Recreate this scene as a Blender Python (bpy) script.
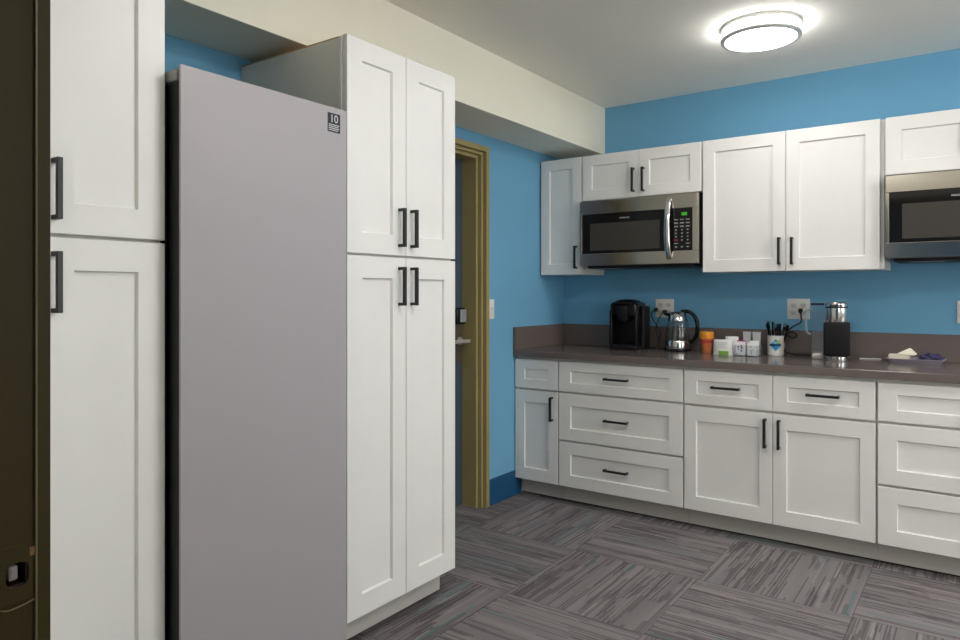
import bpy, bmesh, math, random
from mathutils import Vector, Matrix
random.seed(7)
PI = math.pi
scene = bpy.context.scene
C = scene.collection
for o in list(bpy.data.objects):
    bpy.data.objects.remove(o, do_unlink=True)

# ------------------------------------------------------------------ camera
cam_d = bpy.data.cameras.new('camera')
cam = bpy.data.objects.new('camera', cam_d)
C.objects.link(cam)
cam_d.sensor_width = 36.0
cam_d.lens = 36.0 * 696.9 / 960.0
cam_d.shift_y = -(320.0 - 293.3) / 960.0
cam_d.clip_start = 0.02
cam.location = (0, 0, 1.2667)
cam.rotation_euler = (PI / 2, 0, math.radians(35.733))
scene.camera = cam

# ------------------------------------------------------------------ world, lamps, exposure
world = bpy.data.worlds.new('world')
scene.world = world
world.use_nodes = True
world.node_tree.nodes['Background'].inputs[0].default_value = (1.0, 0.965, 0.93, 1)
world.node_tree.nodes['Background'].inputs[1].default_value = 4.6
LAMPS = [(-0.838, 3.41), (-0.60, 1.65), (1.25, 1.35), (0.95, 3.0), (2.4, 2.3)]  # the lamps on the right are added fill, out of view
LAMP_POWER = [23.5, 55.0, 25.0, 95.0, 5.0]
LAMP_COLOR = (1.0, 0.98, 0.955)
vs = scene.view_settings
vs.view_transform = 'Standard'
vs.look = 'None'
vs.exposure = 0.06
vs.gamma = 1.0
vs.use_curve_mapping = False

# ------------------------------------------------------------------ room numbers
XL, YW, ZC = -2.38, 4.3116, 2.5153       # left wall, back wall, ceiling
XR, YN = 3.3, 0.338                      # right wall, room face of the near wall
XS, ZS = -2.0614, 2.1988                 # soffit face and underside
YB, YU = 3.678, 3.9827                   # door faces of the base and wall cabinets
XP = -1.779                              # door faces of the tall cabinets


# ------------------------------------------------------------------ materials
def newmat(name):
    m = bpy.data.materials.new(name)
    m.use_nodes = True
    nt = m.node_tree
    return m, nt, nt.nodes['Principled BSDF']


def mat(name, col, rough=0.5, metal=0.0, spec=0.5, noise=0.0, nscale=40.0, bump=0.0, bscale=200.0,
        trans=0.0, ior=1.45, stretch=None, alpha=1.0, coat=0.0):
    m, nt, b = newmat(name)
    b.inputs['Roughness'].default_value = rough
    b.inputs['Metallic'].default_value = metal
    b.inputs['Specular IOR Level'].default_value = spec
    b.inputs['Transmission Weight'].default_value = trans
    b.inputs['IOR'].default_value = ior
    b.inputs['Alpha'].default_value = alpha
    b.inputs['Coat Weight'].default_value = coat
    b.inputs['Base Color'].default_value = (*col, 1)
    if noise or bump:
        tc = nt.nodes.new('ShaderNodeTexCoord')
        mp = nt.nodes.new('ShaderNodeMapping')
        nt.links.new(tc.outputs['Object'], mp.inputs[0])
        if stretch:
            mp.inputs['Scale'].default_value = stretch
    if noise:
        n = nt.nodes.new('ShaderNodeTexNoise')
        n.inputs['Scale'].default_value = nscale
        n.inputs['Detail'].default_value = 3
        nt.links.new(mp.outputs[0], n.inputs['Vector'])
        r = nt.nodes.new('ShaderNodeValToRGB')
        r.color_ramp.elements[0].position = 0.3
        r.color_ramp.elements[1].position = 0.7
        r.color_ramp.elements[0].color = (*[max(0, c * (1 - noise)) for c in col], 1)
        r.color_ramp.elements[1].color = (*[min(1, c * (1 + noise)) for c in col], 1)
        nt.links.new(n.outputs['Fac'], r.inputs[0])
        nt.links.new(r.outputs[0], b.inputs['Base Color'])
    if bump:
        n2 = nt.nodes.new('ShaderNodeTexNoise')
        n2.inputs['Scale'].default_value = bscale
        n2.inputs['Detail'].default_value = 2
        nt.links.new(mp.outputs[0], n2.inputs['Vector'])
        bp = nt.nodes.new('ShaderNodeBump')
        bp.inputs['Strength'].default_value = bump
        bp.inputs['Distance'].default_value = 0.002
        nt.links.new(n2.outputs['Fac'], bp.inputs['Height'])
        nt.links.new(bp.outputs[0], b.inputs['Normal'])
    return m


def emat(name, col, strength):
    m, nt, b = newmat(name)
    b.inputs['Base Color'].default_value = (*[0.1 * c for c in col], 1)
    b.inputs['Emission Color'].default_value = (*col, 1)
    b.inputs['Emission Strength'].default_value = strength
    return m


M = {}
M['cabinet'] = mat('cabinet_white_paint', (0.82, 0.81, 0.785), 0.38, noise=0.012, nscale=8, bump=0.03, bscale=300)
M['cabinet_side'] = mat('cabinet_side_laminate', (0.76, 0.74, 0.68), 0.45, noise=0.012, nscale=8)
M['frame_edge'] = mat('cabinet_face_frame', (0.76, 0.75, 0.71), 0.4)
M['raw_wood'] = mat('raw_wood_edge', (0.50, 0.30, 0.12), 0.7, noise=0.15, nscale=60)
M['black_metal'] = mat('handle_black_metal', (0.012, 0.011, 0.012), 0.38, metal=0.0)
M['blue'] = mat('wall_blue_paint', (0.168, 0.415, 0.625), 0.6, spec=0.2, noise=0.025, nscale=3, bump=0.06, bscale=180)
M['cream'] = mat('cream_paint', (0.90, 0.875, 0.74), 0.7, spec=0.2, noise=0.015, nscale=3, bump=0.06, bscale=180)
M['ceil'] = mat('ceiling_paint', (0.90, 0.885, 0.82), 0.8, spec=0.2, noise=0.015, nscale=3, bump=0.06, bscale=180)
M['baseboard'] = mat('rubber_base_blue', (0.012, 0.085, 0.20), 0.4, noise=0.05, nscale=10)
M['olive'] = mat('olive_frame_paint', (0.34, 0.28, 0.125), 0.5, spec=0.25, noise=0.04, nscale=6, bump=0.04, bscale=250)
M['olive_shaded'] = mat('shaded_olive_frame_paint', (0.050, 0.035, 0.0095), 0.5, spec=0.2, noise=0.05, nscale=6, bump=0.04, bscale=250)  # same olive as the far frame, its shade put into the colour
M['olive_highlight'] = mat('olive_highlight', (0.16, 0.13, 0.055), 0.5)  # lighter olive for painted edge highlights
M['slate_door'] = mat('slate_door_paint', (0.055, 0.075, 0.115), 0.45, noise=0.03, nscale=5)
M['counter'] = mat('quartz_counter', (0.150, 0.122, 0.113), 0.17, noise=0.22, nscale=420)
M['toe'] = mat('toe_kick_paint', (0.56, 0.535, 0.50), 0.5)
M['gap_shade'] = mat('gap_shade_black', (0.02, 0.016, 0.015), 0.7)  # near-black standing in for shade in the gap below the toe kick
M['fridge_face'] = mat('fridge_grey_glass', (0.375, 0.348, 0.362), 0.36, noise=0.006, nscale=2)
M['fridge_black'] = mat('fridge_black_side', (0.010, 0.009, 0.010), 0.45)
M['fridge_gasket'] = mat('fridge_gasket', (0.004, 0.004, 0.004), 0.6)
M['hinge'] = mat('hinge_grey', (0.32, 0.32, 0.31), 0.5)
M['label_black'] = mat('label_black', (0.012, 0.014, 0.02), 0.4)
M['label_white'] = mat('label_white', (0.55, 0.56, 0.58), 0.5)
M['steel'] = mat('brushed_steel', (0.74, 0.675, 0.59), 0.15, metal=1.0, noise=0.05, nscale=30, stretch=(1, 1, 40))
M['chrome'] = mat('polished_steel', (0.72, 0.71, 0.70), 0.14, metal=1.0)
M['steel_trim'] = mat('pale_steel_trim', (0.78, 0.75, 0.70), 0.35, metal=0.6)
M['black_glass'] = mat('black_glass', (0.010, 0.009, 0.009), 0.06, spec=0.6)
M['dark_window'] = mat('oven_window_screen', (0.060, 0.054, 0.047), 0.10, spec=0.6, noise=0.08, nscale=300)
M['black_plastic'] = mat('black_plastic', (0.007, 0.007, 0.009), 0.22, spec=0.3)
M['black_matte'] = mat('black_matte_plastic', (0.012, 0.012, 0.014), 0.5)
M['charcoal'] = mat('charcoal_plastic', (0.011, 0.010, 0.011), 0.5, spec=0.2)
M['key_grey'] = mat('key_grey_print', (0.33, 0.33, 0.33), 0.5)
M['key_red'] = mat('key_red_print', (0.35, 0.03, 0.04), 0.5)
M['display'] = emat('green_display', (0.10, 0.85, 0.05), 0.28)
M['white_plastic'] = mat('white_plastic', (0.78, 0.77, 0.74), 0.4)
M['outlet_grey'] = mat('outlet_slots', (0.06, 0.055, 0.05), 0.5)
M['socket'] = mat('socket_white', (0.68, 0.67, 0.64), 0.4)
M['glass'] = mat('clear_glass', (0.95, 0.97, 0.98), 0.02, trans=1.0, ior=1.45)
M['thin_plastic'] = mat('clear_plastic', (0.82, 0.90, 0.95), 0.08, trans=0.9, ior=1.1, alpha=0.4)
M['grip_plastic'] = mat('grip_plastic', (0.45, 0.52, 0.56), 0.2, alpha=0.75)
M['orange'] = mat('orange_lid', (0.80, 0.30, 0.02), 0.45)
M['orange_cup'] = mat('orange_cup', (0.72, 0.22, 0.08), 0.5, noise=0.06, nscale=40)
M['cup_red'] = mat('cup_red_band', (0.55, 0.05, 0.06), 0.5)
M['paper'] = mat('white_paper', (0.80, 0.80, 0.77), 0.75, noise=0.04, nscale=60, bump=0.3, bscale=60)
M['grey_paper'] = mat('grey_paper', (0.48, 0.49, 0.51), 0.75)
M['green_print'] = mat('green_print', (0.20, 0.42, 0.06), 0.6)
M['purple_print'] = mat('purple_print', (0.17, 0.05, 0.22), 0.6)
M['blue_print'] = mat('pale_blue_print', (0.25, 0.45, 0.55), 0.6)
M['magenta'] = mat('magenta_print', (0.42, 0.02, 0.17), 0.5)
M['ceramic'] = mat('white_ceramic', (0.72, 0.71, 0.67), 0.25)
M['logo_blue'] = mat('logo_blue', (0.02, 0.28, 0.55), 0.4)
M['logo_navy'] = mat('logo_navy', (0.008, 0.05, 0.16), 0.4)
M['logo_green'] = mat('logo_green', (0.42, 0.52, 0.04), 0.4)
M['logo_sky'] = mat('logo_sky', (0.18, 0.52, 0.72), 0.4)
M['tray'] = mat('lilac_grey_tray', (0.33, 0.30, 0.36), 0.35)
M['napkin'] = mat('cream_napkin', (0.82, 0.77, 0.62), 0.85, bump=0.3, bscale=90)
M['purple_film'] = mat('purple_film', (0.040, 0.036, 0.095), 0.3, noise=0.3, nscale=50)
M['nickel'] = mat('satin_nickel', (0.66, 0.65, 0.64), 0.38, metal=0.7)
M['lock_grey'] = mat('keypad_grey', (0.30, 0.31, 0.32), 0.4)
M['bronze'] = mat('bronze_plate', (0.085, 0.062, 0.045), 0.45)
M['strike_glint'] = mat('strike_hole_reflection', (0.36, 0.30, 0.28), 0.4)  # pale tone for the lit reflection inside the strike hole
M['brown_dark'] = mat('strike_pocket', (0.02, 0.010, 0.008), 0.6)
M['scratch'] = mat('worn_orange_paint', (0.22, 0.10, 0.03), 0.6)


def carpet():
    m, nt, b = newmat('carpet_tiles')
    N, L = nt.nodes, nt.links
    b.inputs['Roughness'].default_value = 0.95
    b.inputs['Specular IOR Level'].default_value = 0.1
    tc = N.new('ShaderNodeTexCoord')
    sep = N.new('ShaderNodeSeparateXYZ')
    L.new(tc.outputs['Object'], sep.inputs[0])

    def math_(op, a, bb=None, c=None):
        n = N.new('ShaderNodeMath')
        n.operation = op
        for i, v in enumerate((a, bb, c)):
            if v is None:
                continue
            if isinstance(v, (int, float)):
                n.inputs[i].default_value = v
            else:
                L.new(v, n.inputs[i])
        return n.outputs[0]

    x = math_('DIVIDE', math_('ADD', sep.outputs[0], 2.24 + 6.1), 0.61)
    y = math_('DIVIDE', math_('ADD', sep.outputs[1], -3.067 + 6.1), 0.61)
    ix, iy = math_('FLOOR', x), math_('FLOOR', y)
    fx, fy = math_('SUBTRACT', x, ix), math_('SUBTRACT', y, iy)
    par = math_('MODULO', math_('ADD', ix, iy), 2)          # 0: stripes run along y

    def mix(f, a, bb):
        return math_('ADD', math_('MULTIPLY', a, math_('SUBTRACT', 1, f)), math_('MULTIPLY', bb, f))

    cross = mix(par, fx, fy)
    along = mix(par, fy, fx)
    tid = math_('ADD', math_('MULTIPLY', ix, 3.17), math_('MULTIPLY', iy, 7.31))

    def noise(cs, as_, off, detail=2, rough=0.5):
        cv = N.new('ShaderNodeCombineXYZ')
        L.new(math_('MULTIPLY', cross, cs), cv.inputs[0])
        L.new(math_('MULTIPLY', along, as_), cv.inputs[1])
        L.new(math_('ADD', tid, off), cv.inputs[2])
        n = N.new('ShaderNodeTexNoise')
        n.inputs['Scale'].default_value = 1
        n.inputs['Detail'].default_value = detail
        n.inputs['Roughness'].default_value = rough
        L.new(cv.outputs[0], n.inputs['Vector'])
        return n.outputs['Fac']

    def step(v, lo, hi):
        n = N.new('ShaderNodeMapRange')
        n.inputs['From Min'].default_value = lo
        n.inputs['From Max'].default_value = hi
        L.new(v, n.inputs['Value'])
        return n.outputs['Result']

    def mixc(f, a, bb):
        n = N.new('ShaderNodeMix')
        n.data_type = 'RGBA'
        L.new(f, n.inputs['Factor'])
        for s, v in (('A', a), ('B', bb)):
            sk = [i for i in n.inputs if i.name == s and i.type == 'RGBA'][0]
            if isinstance(v, tuple):
                sk.default_value = (*v, 1)
            else:
                L.new(v, sk)
        return [o for o in n.outputs if o.type == 'RGBA'][0]

    def white(*vals):
        cv = N.new('ShaderNodeCombineXYZ')
        for i, v in enumerate(vals):
            if isinstance(v, (int, float)):
                cv.inputs[i].default_value = v
            else:
                L.new(v, cv.inputs[i])
        n = N.new('ShaderNodeTexWhiteNoise')
        n.noise_dimensions = '3D'
        L.new(cv.outputs[0], n.inputs['Vector'])
        return n.outputs['Value']

    def yarn(cols, segs, off):
        """random value per dash: a yarn column cut into straight runs"""
        col = math_('FLOOR', math_('MULTIPLY', cross, cols))
        h = white(col, tid, off)
        run = math_('FLOOR', math_('ADD', math_('MULTIPLY', along, segs), math_('MULTIPLY', h, 9.0)))
        return white(col, math_('ADD', run, off), tid)

    band = step(noise(9, 0.35, 0.0, 2), 0.36, 0.64)
    fine = math_('GREATER_THAN', yarn(100, 1.6, 11.0), 0.86)
    broad = math_('GREATER_THAN', yarn(44, 2.0, 29.0), 0.86)
    region = step(noise(5, 1.3, 60.0, 1), 0.52, 0.56)
    comb = math_('GREATER_THAN', yarn(84, 4.0, 47.0), 0.45)
    dash = comb
    light = math_('GREATER_THAN', yarn(120, 1.2, 71.0), 0.955)
    teal = math_('GREATER_THAN', yarn(38, 1.3, 93.0), 0.965)
    fine = math_('MAXIMUM', fine, math_('MULTIPLY', broad, 0.75))
    # soft pile mottling
    pile = N.new('ShaderNodeTexNoise')
    pile.inputs['Scale'].default_value = 260
    pile.inputs['Detail'].default_value = 2
    L.new(tc.outputs['Object'], pile.inputs['Vector'])

    base = mixc(band, (0.195, 0.174, 0.179), (0.275, 0.251, 0.252))
    c1 = mixc(math_('MULTIPLY', fine, 0.62), base, (0.075, 0.063, 0.067))
    c2 = mixc(math_('MULTIPLY', math_('MULTIPLY', dash, region), 0.5), c1, (0.073, 0.061, 0.066))
    c3 = mixc(math_('MULTIPLY', light, 0.5), c2, (0.37, 0.345, 0.34))
    c4 = mixc(math_('MULTIPLY', teal, 0.42), c3, (0.085, 0.215, 0.215))
    pv = step(pile.outputs['Fac'], 0.2, 0.8)
    c5 = mixc(math_('MULTIPLY', pv, 0.30), c4, (0.09, 0.08, 0.083))
    # hairline joints between the tiles
    ex = math_('ABSOLUTE', math_('SUBTRACT', fx, 0.5))
    ey = math_('ABSOLUTE', math_('SUBTRACT', fy, 0.5))
    seam = step(math_('MAXIMUM', ex, ey), 0.4955, 0.4985)
    c6 = mixc(math_('MULTIPLY', seam, 0.5), c5, (0.04, 0.035, 0.037))
    L.new(c6, b.inputs['Base Color'])
    bp = N.new('ShaderNodeBump')
    bp.inputs['Strength'].default_value = 0.5
    bp.inputs['Distance'].default_value = 0.003
    L.new(pile.outputs['Fac'], bp.inputs['Height'])
    L.new(bp.outputs[0], b.inputs['Normal'])
    return m


M['carpet'] = carpet()


# ------------------------------------------------------------------ mesh helpers
def B():
    return bmesh.new()


def box(bm, x0, x1, y0, y1, z0, z1, bev=0.0, seg=2):
    r = bmesh.ops.create_cube(bm, size=1.0)
    vv = r['verts']
    sx, sy, sz = x1 - x0, y1 - y0, z1 - z0
    for v in vv:
        v.co = Vector((x0 + (v.co.x + 0.5) * sx, y0 + (v.co.y + 0.5) * sy, z0 + (v.co.z + 0.5) * sz))
    if bev > 0:
        bev = min(bev, abs(sx) * 0.45, abs(sy) * 0.45, abs(sz) * 0.45)
        es = set()
        for v in vv:
            es.update(v.link_edges)
        bmesh.ops.bevel(bm, geom=list(es), offset=bev, segments=seg, affect='EDGES', profile=0.5)


def rot_box(bm, size, center, euler, bev=0.0):
    t = bmesh.new()
    box(t, -size[0] / 2, size[0] / 2, -size[1] / 2, size[1] / 2, -size[2] / 2, size[2] / 2, bev)
    mtx = Matrix.Translation(center) @ __import__('mathutils').Euler(euler).to_matrix().to_4x4()
    t.transform(mtx)
    me = bpy.data.meshes.new('tmp')
    t.to_mesh(me)
    t.free()
    bm.from_mesh(me)
    bpy.data.meshes.remove(me)


def cyl(bm, p0, p1, r0, r1=None, seg=24):
    r1 = r0 if r1 is None else r1
    p0, p1 = Vector(p0), Vector(p1)
    d = p1 - p0
    q = Vector((0, 0, 1)).rotation_difference(d.normalized()).to_matrix()
    rings = []
    for p, r in ((p0, r0), (p1, r1)):
        rings.append([bm.verts.new(p + q @ Vector((r * math.cos(2 * PI * i / seg), r * math.sin(2 * PI * i / seg), 0)))
                      for i in range(seg)])
    for i in range(seg):
        j = (i + 1) % seg
        bm.faces.new((rings[0][i], rings[0][j], rings[1][j], rings[1][i]))
    bm.faces.new(rings[0][::-1])
    bm.faces.new(rings[1])


def lathe(bm, prof, c=(0, 0, 0), seg=40, a0=0.0, a1=2 * PI, sy=1.0):
    full = abs(a1 - a0 - 2 * PI) < 1e-6
    n = seg if full else seg + 1
    rings = []
    for r, z in prof:
        if r < 1e-6:
            rings.append([bm.verts.new((c[0], c[1], c[2] + z))])
        else:
            rings.append([bm.verts.new((c[0] + r * math.cos(a0 + (a1 - a0) * i / seg),
                                        c[1] + sy * r * math.sin(a0 + (a1 - a0) * i / seg), c[2] + z)) for i in range(n)])
    for k in range(len(rings) - 1):
        a, b = rings[k], rings[k + 1]
        m = seg
        for i in range(m):
            j = (i + 1) % n
            if len(a) == 1 and len(b) == 1:
                continue
            if len(a) == 1:
                bm.faces.new((a[0], b[j], b[i]))
            elif len(b) == 1:
                bm.faces.new((a[i], a[j], b[0]))
            else:
                bm.faces.new((a[i], a[j], b[j], b[i]))


def smooth_path(pts, n=6):
    pts = [Vector(p) for p in pts]
    out = []
    P = [pts[0]] + pts + [pts[-1]]
    for i in range(1, len(P) - 2):
        p0, p1, p2, p3 = P[i - 1], P[i], P[i + 1], P[i + 2]
        for k in range(n):
            t = k / n
            out.append(0.5 * ((2 * p1) + (p2 - p0) * t + (2 * p0 - 5 * p1 + 4 * p2 - p3) * t * t
                              + (3 * p1 - p0 - 3 * p2 + p3) * t ** 3))
    out.append(pts[-1])
    return out


def tube(bm, pts, r, seg=8, rz=None, smooth=6):
    """round (or, with rz, flattened) tube along a path"""
    pts = smooth_path(pts, smooth) if smooth else [Vector(p) for p in pts]
    up = None
    rings = []
    for i, p in enumerate(pts):
        t = (pts[min(i + 1, len(pts) - 1)] - pts[max(i - 1, 0)]).normalized()
        if up is None:
            up = Vector((0, 0, 1)) if abs(t.z) < 0.9 else Vector((0, 1, 0))
        u = (up - t * up.dot(t)).normalized()
        w = t.cross(u)
        up = u
        rr = rz or r
        rings.append([bm.verts.new(p + w * r * math.cos(2 * PI * k / seg) + u * rr * math.sin(2 * PI * k / seg)) for k in range(seg)])
    for a, b in zip(rings, rings[1:]):
        for k in range(seg):
            j = (k + 1) % seg
            bm.faces.new((a[k], a[j], b[j], b[k]))
    bm.faces.new(rings[0][::-1])
    bm.faces.new(rings[-1])


def front(w, h, t=0.02, stile=0.064, rail=0.07, rec=0.010):
    """shaker front: back at y=0, face at y=-t, recessed centre panel"""
    bm = bmesh.new()
    e = 0.0016
    def ring(x0, x1, z0, z1, y):
        return [bm.verts.new(v) for v in ((x0, y, z0), (x1, y, z0), (x1, y, z1), (x0, y, z1))]
    s = 0.0035
    r0 = ring(0, w, 0, h, 0)
    r1 = ring(0, w, 0, h, -t + e)
    r2 = ring(e, w - e, e, h - e, -t)
    r3 = ring(stile, w - stile, rail, h - rail, -t)
    r4 = ring(stile + s, w - stile - s, rail + s, h - rail - s, -t + rec)
    for a, b in ((r0, r1), (r1, r2), (r2, r3), (r3, r4)):
        for i in range(4):
            j = (i + 1) % 4
            bm.faces.new((a[i], a[j], b[j], b[i]))
    bm.faces.new(r4)
    bm.faces.new(r0[::-1])
    return bm


def shift(bm, d):
    bmesh.ops.translate(bm, verts=bm.verts, vec=d)
    return bm


def mk(name, bm, m, parent=None, smooth=False, loc=None, label=None):
    bmesh.ops.recalc_face_normals(bm, faces=bm.faces)
    me = bpy.data.meshes.new(name)
    bm.to_mesh(me)
    bm.free()
    me.materials.append(m)
    if smooth:
        for p in me.polygons:
            p.use_smooth = True
        try:
            me.set_sharp_from_angle(angle=math.radians(35))
        except Exception:
            pass
    o = bpy.data.objects.new(name, me)
    C.objects.link(o)
    if parent:
        o.parent = parent
    if loc:
        o.location = loc
    if label:
        o['label'] = label
    return o


def thing(name, label, cat, loc=(0, 0, 0), rz=0.0, group=None):
    o = bpy.data.objects.new(name, None)
    o.empty_display_size = 0.05
    C.objects.link(o)
    o.location = loc
    o.rotation_euler = (0, 0, rz)
    o['label'] = label
    o['category'] = cat
    if group:
        o['group'] = group
    return o


def tag(o, label, cat, group=None):
    o['label'] = label
    o['category'] = cat
    if group:
        o['group'] = group
    return o


def struct(name, bm, m, parent=None, smooth=False):
    o = mk(name, bm, m, parent, smooth)
    if not parent:
        o['kind'] = 'structure'
    return o


def dup_tree(o, parent=None):
    c = o.copy()
    C.objects.link(c)
    c.parent = parent
    for ch in list(o.children):
        dup_tree(ch, c)
    return c


def text_bm(body, size, depth=0.0003):
    cu = bpy.data.curves.new('txt', 'FONT')
    cu.body = body
    cu.size = size
    cu.extrude = depth
    cu.align_x = 'CENTER'
    cu.align_y = 'CENTER'
    ob = bpy.data.objects.new('txt', cu)
    C.objects.link(ob)
    bpy.context.view_layer.update()
    dg = bpy.context.evaluated_depsgraph_get()
    me = bpy.data.meshes.new_from_object(ob.evaluated_get(dg))
    bm = bmesh.new()
    bm.from_mesh(me)
    bpy.data.meshes.remove(me)
    bpy.data.objects.remove(ob)
    bpy.data.curves.remove(cu)
    return bm


RX90 = Matrix.Rotation(PI / 2, 4, 'X')          # lying text to text facing -Y

# ------------------------------------------------------------------ room shell
bm = B(); box(bm, XL - 0.3, XR + 0.1, -1.7, YW + 0.1, -0.08, 0.0)
struct('floor', bm, M['carpet'])
bm = B(); box(bm, XL - 0.3, XR + 0.1, YN - 0.12, YW + 0.1, ZC, ZC + 0.1)
struct('ceiling', bm, M['ceil'])
bm = B(); box(bm, XL - 0.3, XR + 0.1, YW, YW + 0.1, 0, ZC)
struct('wall_back', bm, M['blue'])
# left wall with the door opening
DY0, DY1, DH = 2.425, 3.337, 2.080
bm = B()
box(bm, XL - 0.22, XL, YN - 0.12, DY0 - 0.045, 0, ZC)
box(bm, XL - 0.22, XL, DY1 + 0.045, YW, 0, ZC)
box(bm, XL - 0.22, XL, DY0 - 0.045, DY1 + 0.045, DH + 0.045, ZC)
struct('wall_left', bm, M['blue'])
VY0, VY1 = 1.7, 3.7
bm = B()
box(bm, XR, XR + 0.1, YN - 0.12, VY0, 0, ZC)
box(bm, XR, XR + 0.1, VY1, YW, 0, ZC)
box(bm, XR, XR + 0.1, VY0, VY1, 0, 0.75)
box(bm, XR, XR + 0.1, VY0, VY1, 2.3, ZC)
struct('wall_right', bm, M['cream'])
WX0, WX1, WZ0, WZ1 = 1.25, 2.4, 0.75, 2.3
# near wall: the doorway the picture is taken through
JX = -0.816
bm = B()
box(bm, XL, JX - 0.05, YN - 0.12, YN, 0, ZC)
box(bm, 0.90, WX0, YN - 0.12, YN, 0, ZC)
box(bm, WX1, XR, YN - 0.12, YN, 0, ZC)
box(bm, WX0, WX1, YN - 0.12, YN, 0, WZ0)
box(bm, WX0, WX1, YN - 0.12, YN, WZ1, ZC)
box(bm, JX - 0.05, 0.90, YN - 0.12, YN, 2.15, ZC)
struct('wall_near', bm, M['cream'])
bm = B(); box(bm, XL, XS, YN, YW, ZS, ZC, 0.002)
soff = struct('soffit', bm, M['cream'])

# unseen vestibule walls, added to block outside light from the near frame
bm = B()
box(bm, -1.45, -1.35, -1.6, YN - 0.121, 0, ZC)
box(bm, 1.05, 1.15, -1.6, YN - 0.121, 0, ZC)
box(bm, -1.45, 1.15, -1.7, -1.6, 0, ZC)
box(bm, -1.45, 1.15, -1.7, YN - 0.121, ZC, ZC + 0.1)
struct('vestibule_block', bm, M['blue'])
# window added to the near wall for fill light, out of view right of the doorway
bm = B()
for a in ((WX0 - 0.05, WX0 + 0.03, WZ0 - 0.05, WZ1 + 0.05), (WX1 - 0.03, WX1 + 0.05, WZ0 - 0.05, WZ1 + 0.05)):
    box(bm, a[0], a[1], YN - 0.10, YN + 0.012, a[2], a[3], 0.003)
for a in ((WX0, WX1, WZ0 - 0.05, WZ0 + 0.03), (WX0, WX1, WZ1 - 0.03, WZ1 + 0.05), ):
    box(bm, a[0], a[1], YN - 0.10, YN + 0.012, a[2], a[3], 0.003)
box(bm, (WX0 + WX1) / 2 - 0.02, (WX0 + WX1) / 2 + 0.02, YN - 0.09, YN - 0.03, WZ0, WZ1, 0.002)
struct('fill_window_1', bm, M['white_plastic'])
# unseen window added to the right wall, lets in more fill light
bm = B()
for a in ((VY0 - 0.05, VY0 + 0.03, 0.70, 2.35), (VY1 - 0.03, VY1 + 0.05, 0.70, 2.35), (VY0, VY1, 0.70, 0.78), (VY0, VY1, 2.27, 2.35)):
    box(bm, XR - 0.012, XR + 0.09, a[0], a[1], a[2], a[3], 0.003)
box(bm, XR + 0.03, XR + 0.08, (VY0 + VY1) / 2 - 0.02, (VY0 + VY1) / 2 + 0.02, 0.75, 2.3, 0.002)
struct('fill_window_2', bm, M['white_plastic'])

# left wall baseboard
bm = B()
box(bm, XL, XL + 0.008, 3.389, 3.745, 0, 0.158, 0.002)
struct('baseboard_left', bm, M['baseboard'])

# ------------------------------------------------------------------ far door in the left wall
d = B(); box(d, -2.560, -2.516, DY0 + 0.02, DY1 - 0.022, 0.008, DH - 0.02, 0.002)
door1 = struct('door_1', d, M['slate_door'])
bm = B()
box(bm, -2.516, -2.503, 3.228, 3.300, 0.860, 1.100, 0.006)
mk('lock_plate', bm, M['bronze'], door1, label='brown lock plate')
bm = B(); box(bm, -2.516, -2.470, 3.205, 3.296, 1.085, 1.182, 0.014, 3)
lk = mk('keypad_lock', bm, M['black_plastic'], door1, True, label='black keypad lock body')
bm = B(); box(bm, -2.471, -2.464, 3.232, 3.290, 1.098, 1.172, 0.012, 3)
for i in range(5):
    box(bm, -2.465, -2.4625, 3.243, 3.278, 1.106 + i * 0.0125, 1.113 + i * 0.0125, 0.001)
mk('keypad', bm, M['lock_grey'], lk, True, label='grey keypad face')
bm = B()
cyl(bm, (-2.516, 3.268, 0.985), (-2.448, 3.268, 0.985), 0.010)
tube(bm, [(-2.446, 3.292, 0.985), (-2.444, 3.25, 0.986), (-2.444, 3.15, 0.987)], 0.009, 12, rz=0.011)
cyl(bm, (-2.504, 3.268, 0.985), (-2.494, 3.268, 0.985), 0.024)
mk('lever_handle', bm, M['nickel'], door1, True, label='silver lever handle')

# its frame: stepped hollow-metal profile
FX = XL + 0.012
bm = B()
def framebar(y0, y1, z0, z1, x0, x1):
    box(bm, x0, x1, y0, y1, z0, z1, 0.0018)
for sgn, y in ((1, DY1), (-1, DY0)):
    def fb(a, b, x0, x1, top):
        ya, yb = (y + sgn * a, y + sgn * b)
        framebar(min(ya, yb), max(ya, yb), 0, top, x0, x1)
    fb(0.020, 0.052, XL - 0.20, FX, DH + 0.020)              # outer face
    fb(0.002, 0.020, XL - 0.20, FX - 0.024, DH + 0.002)      # first step
    fb(-0.018, 0.002, XL - 0.20, FX - 0.048, DH - 0.018)     # second step and reveal
framebar(DY0 - 0.052, DY1 + 0.052, DH + 0.020, DH + 0.052, XL - 0.20, FX)
framebar(DY0 - 0.0198, DY1 + 0.0198, DH + 0.002, DH + 0.020, XL - 0.20, FX - 0.024)
framebar(DY0 - 0.002, DY1 + 0.002, DH - 0.018, DH + 0.002, XL - 0.20, FX - 0.048)
struct('trim_1', bm, M['olive'])

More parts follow.
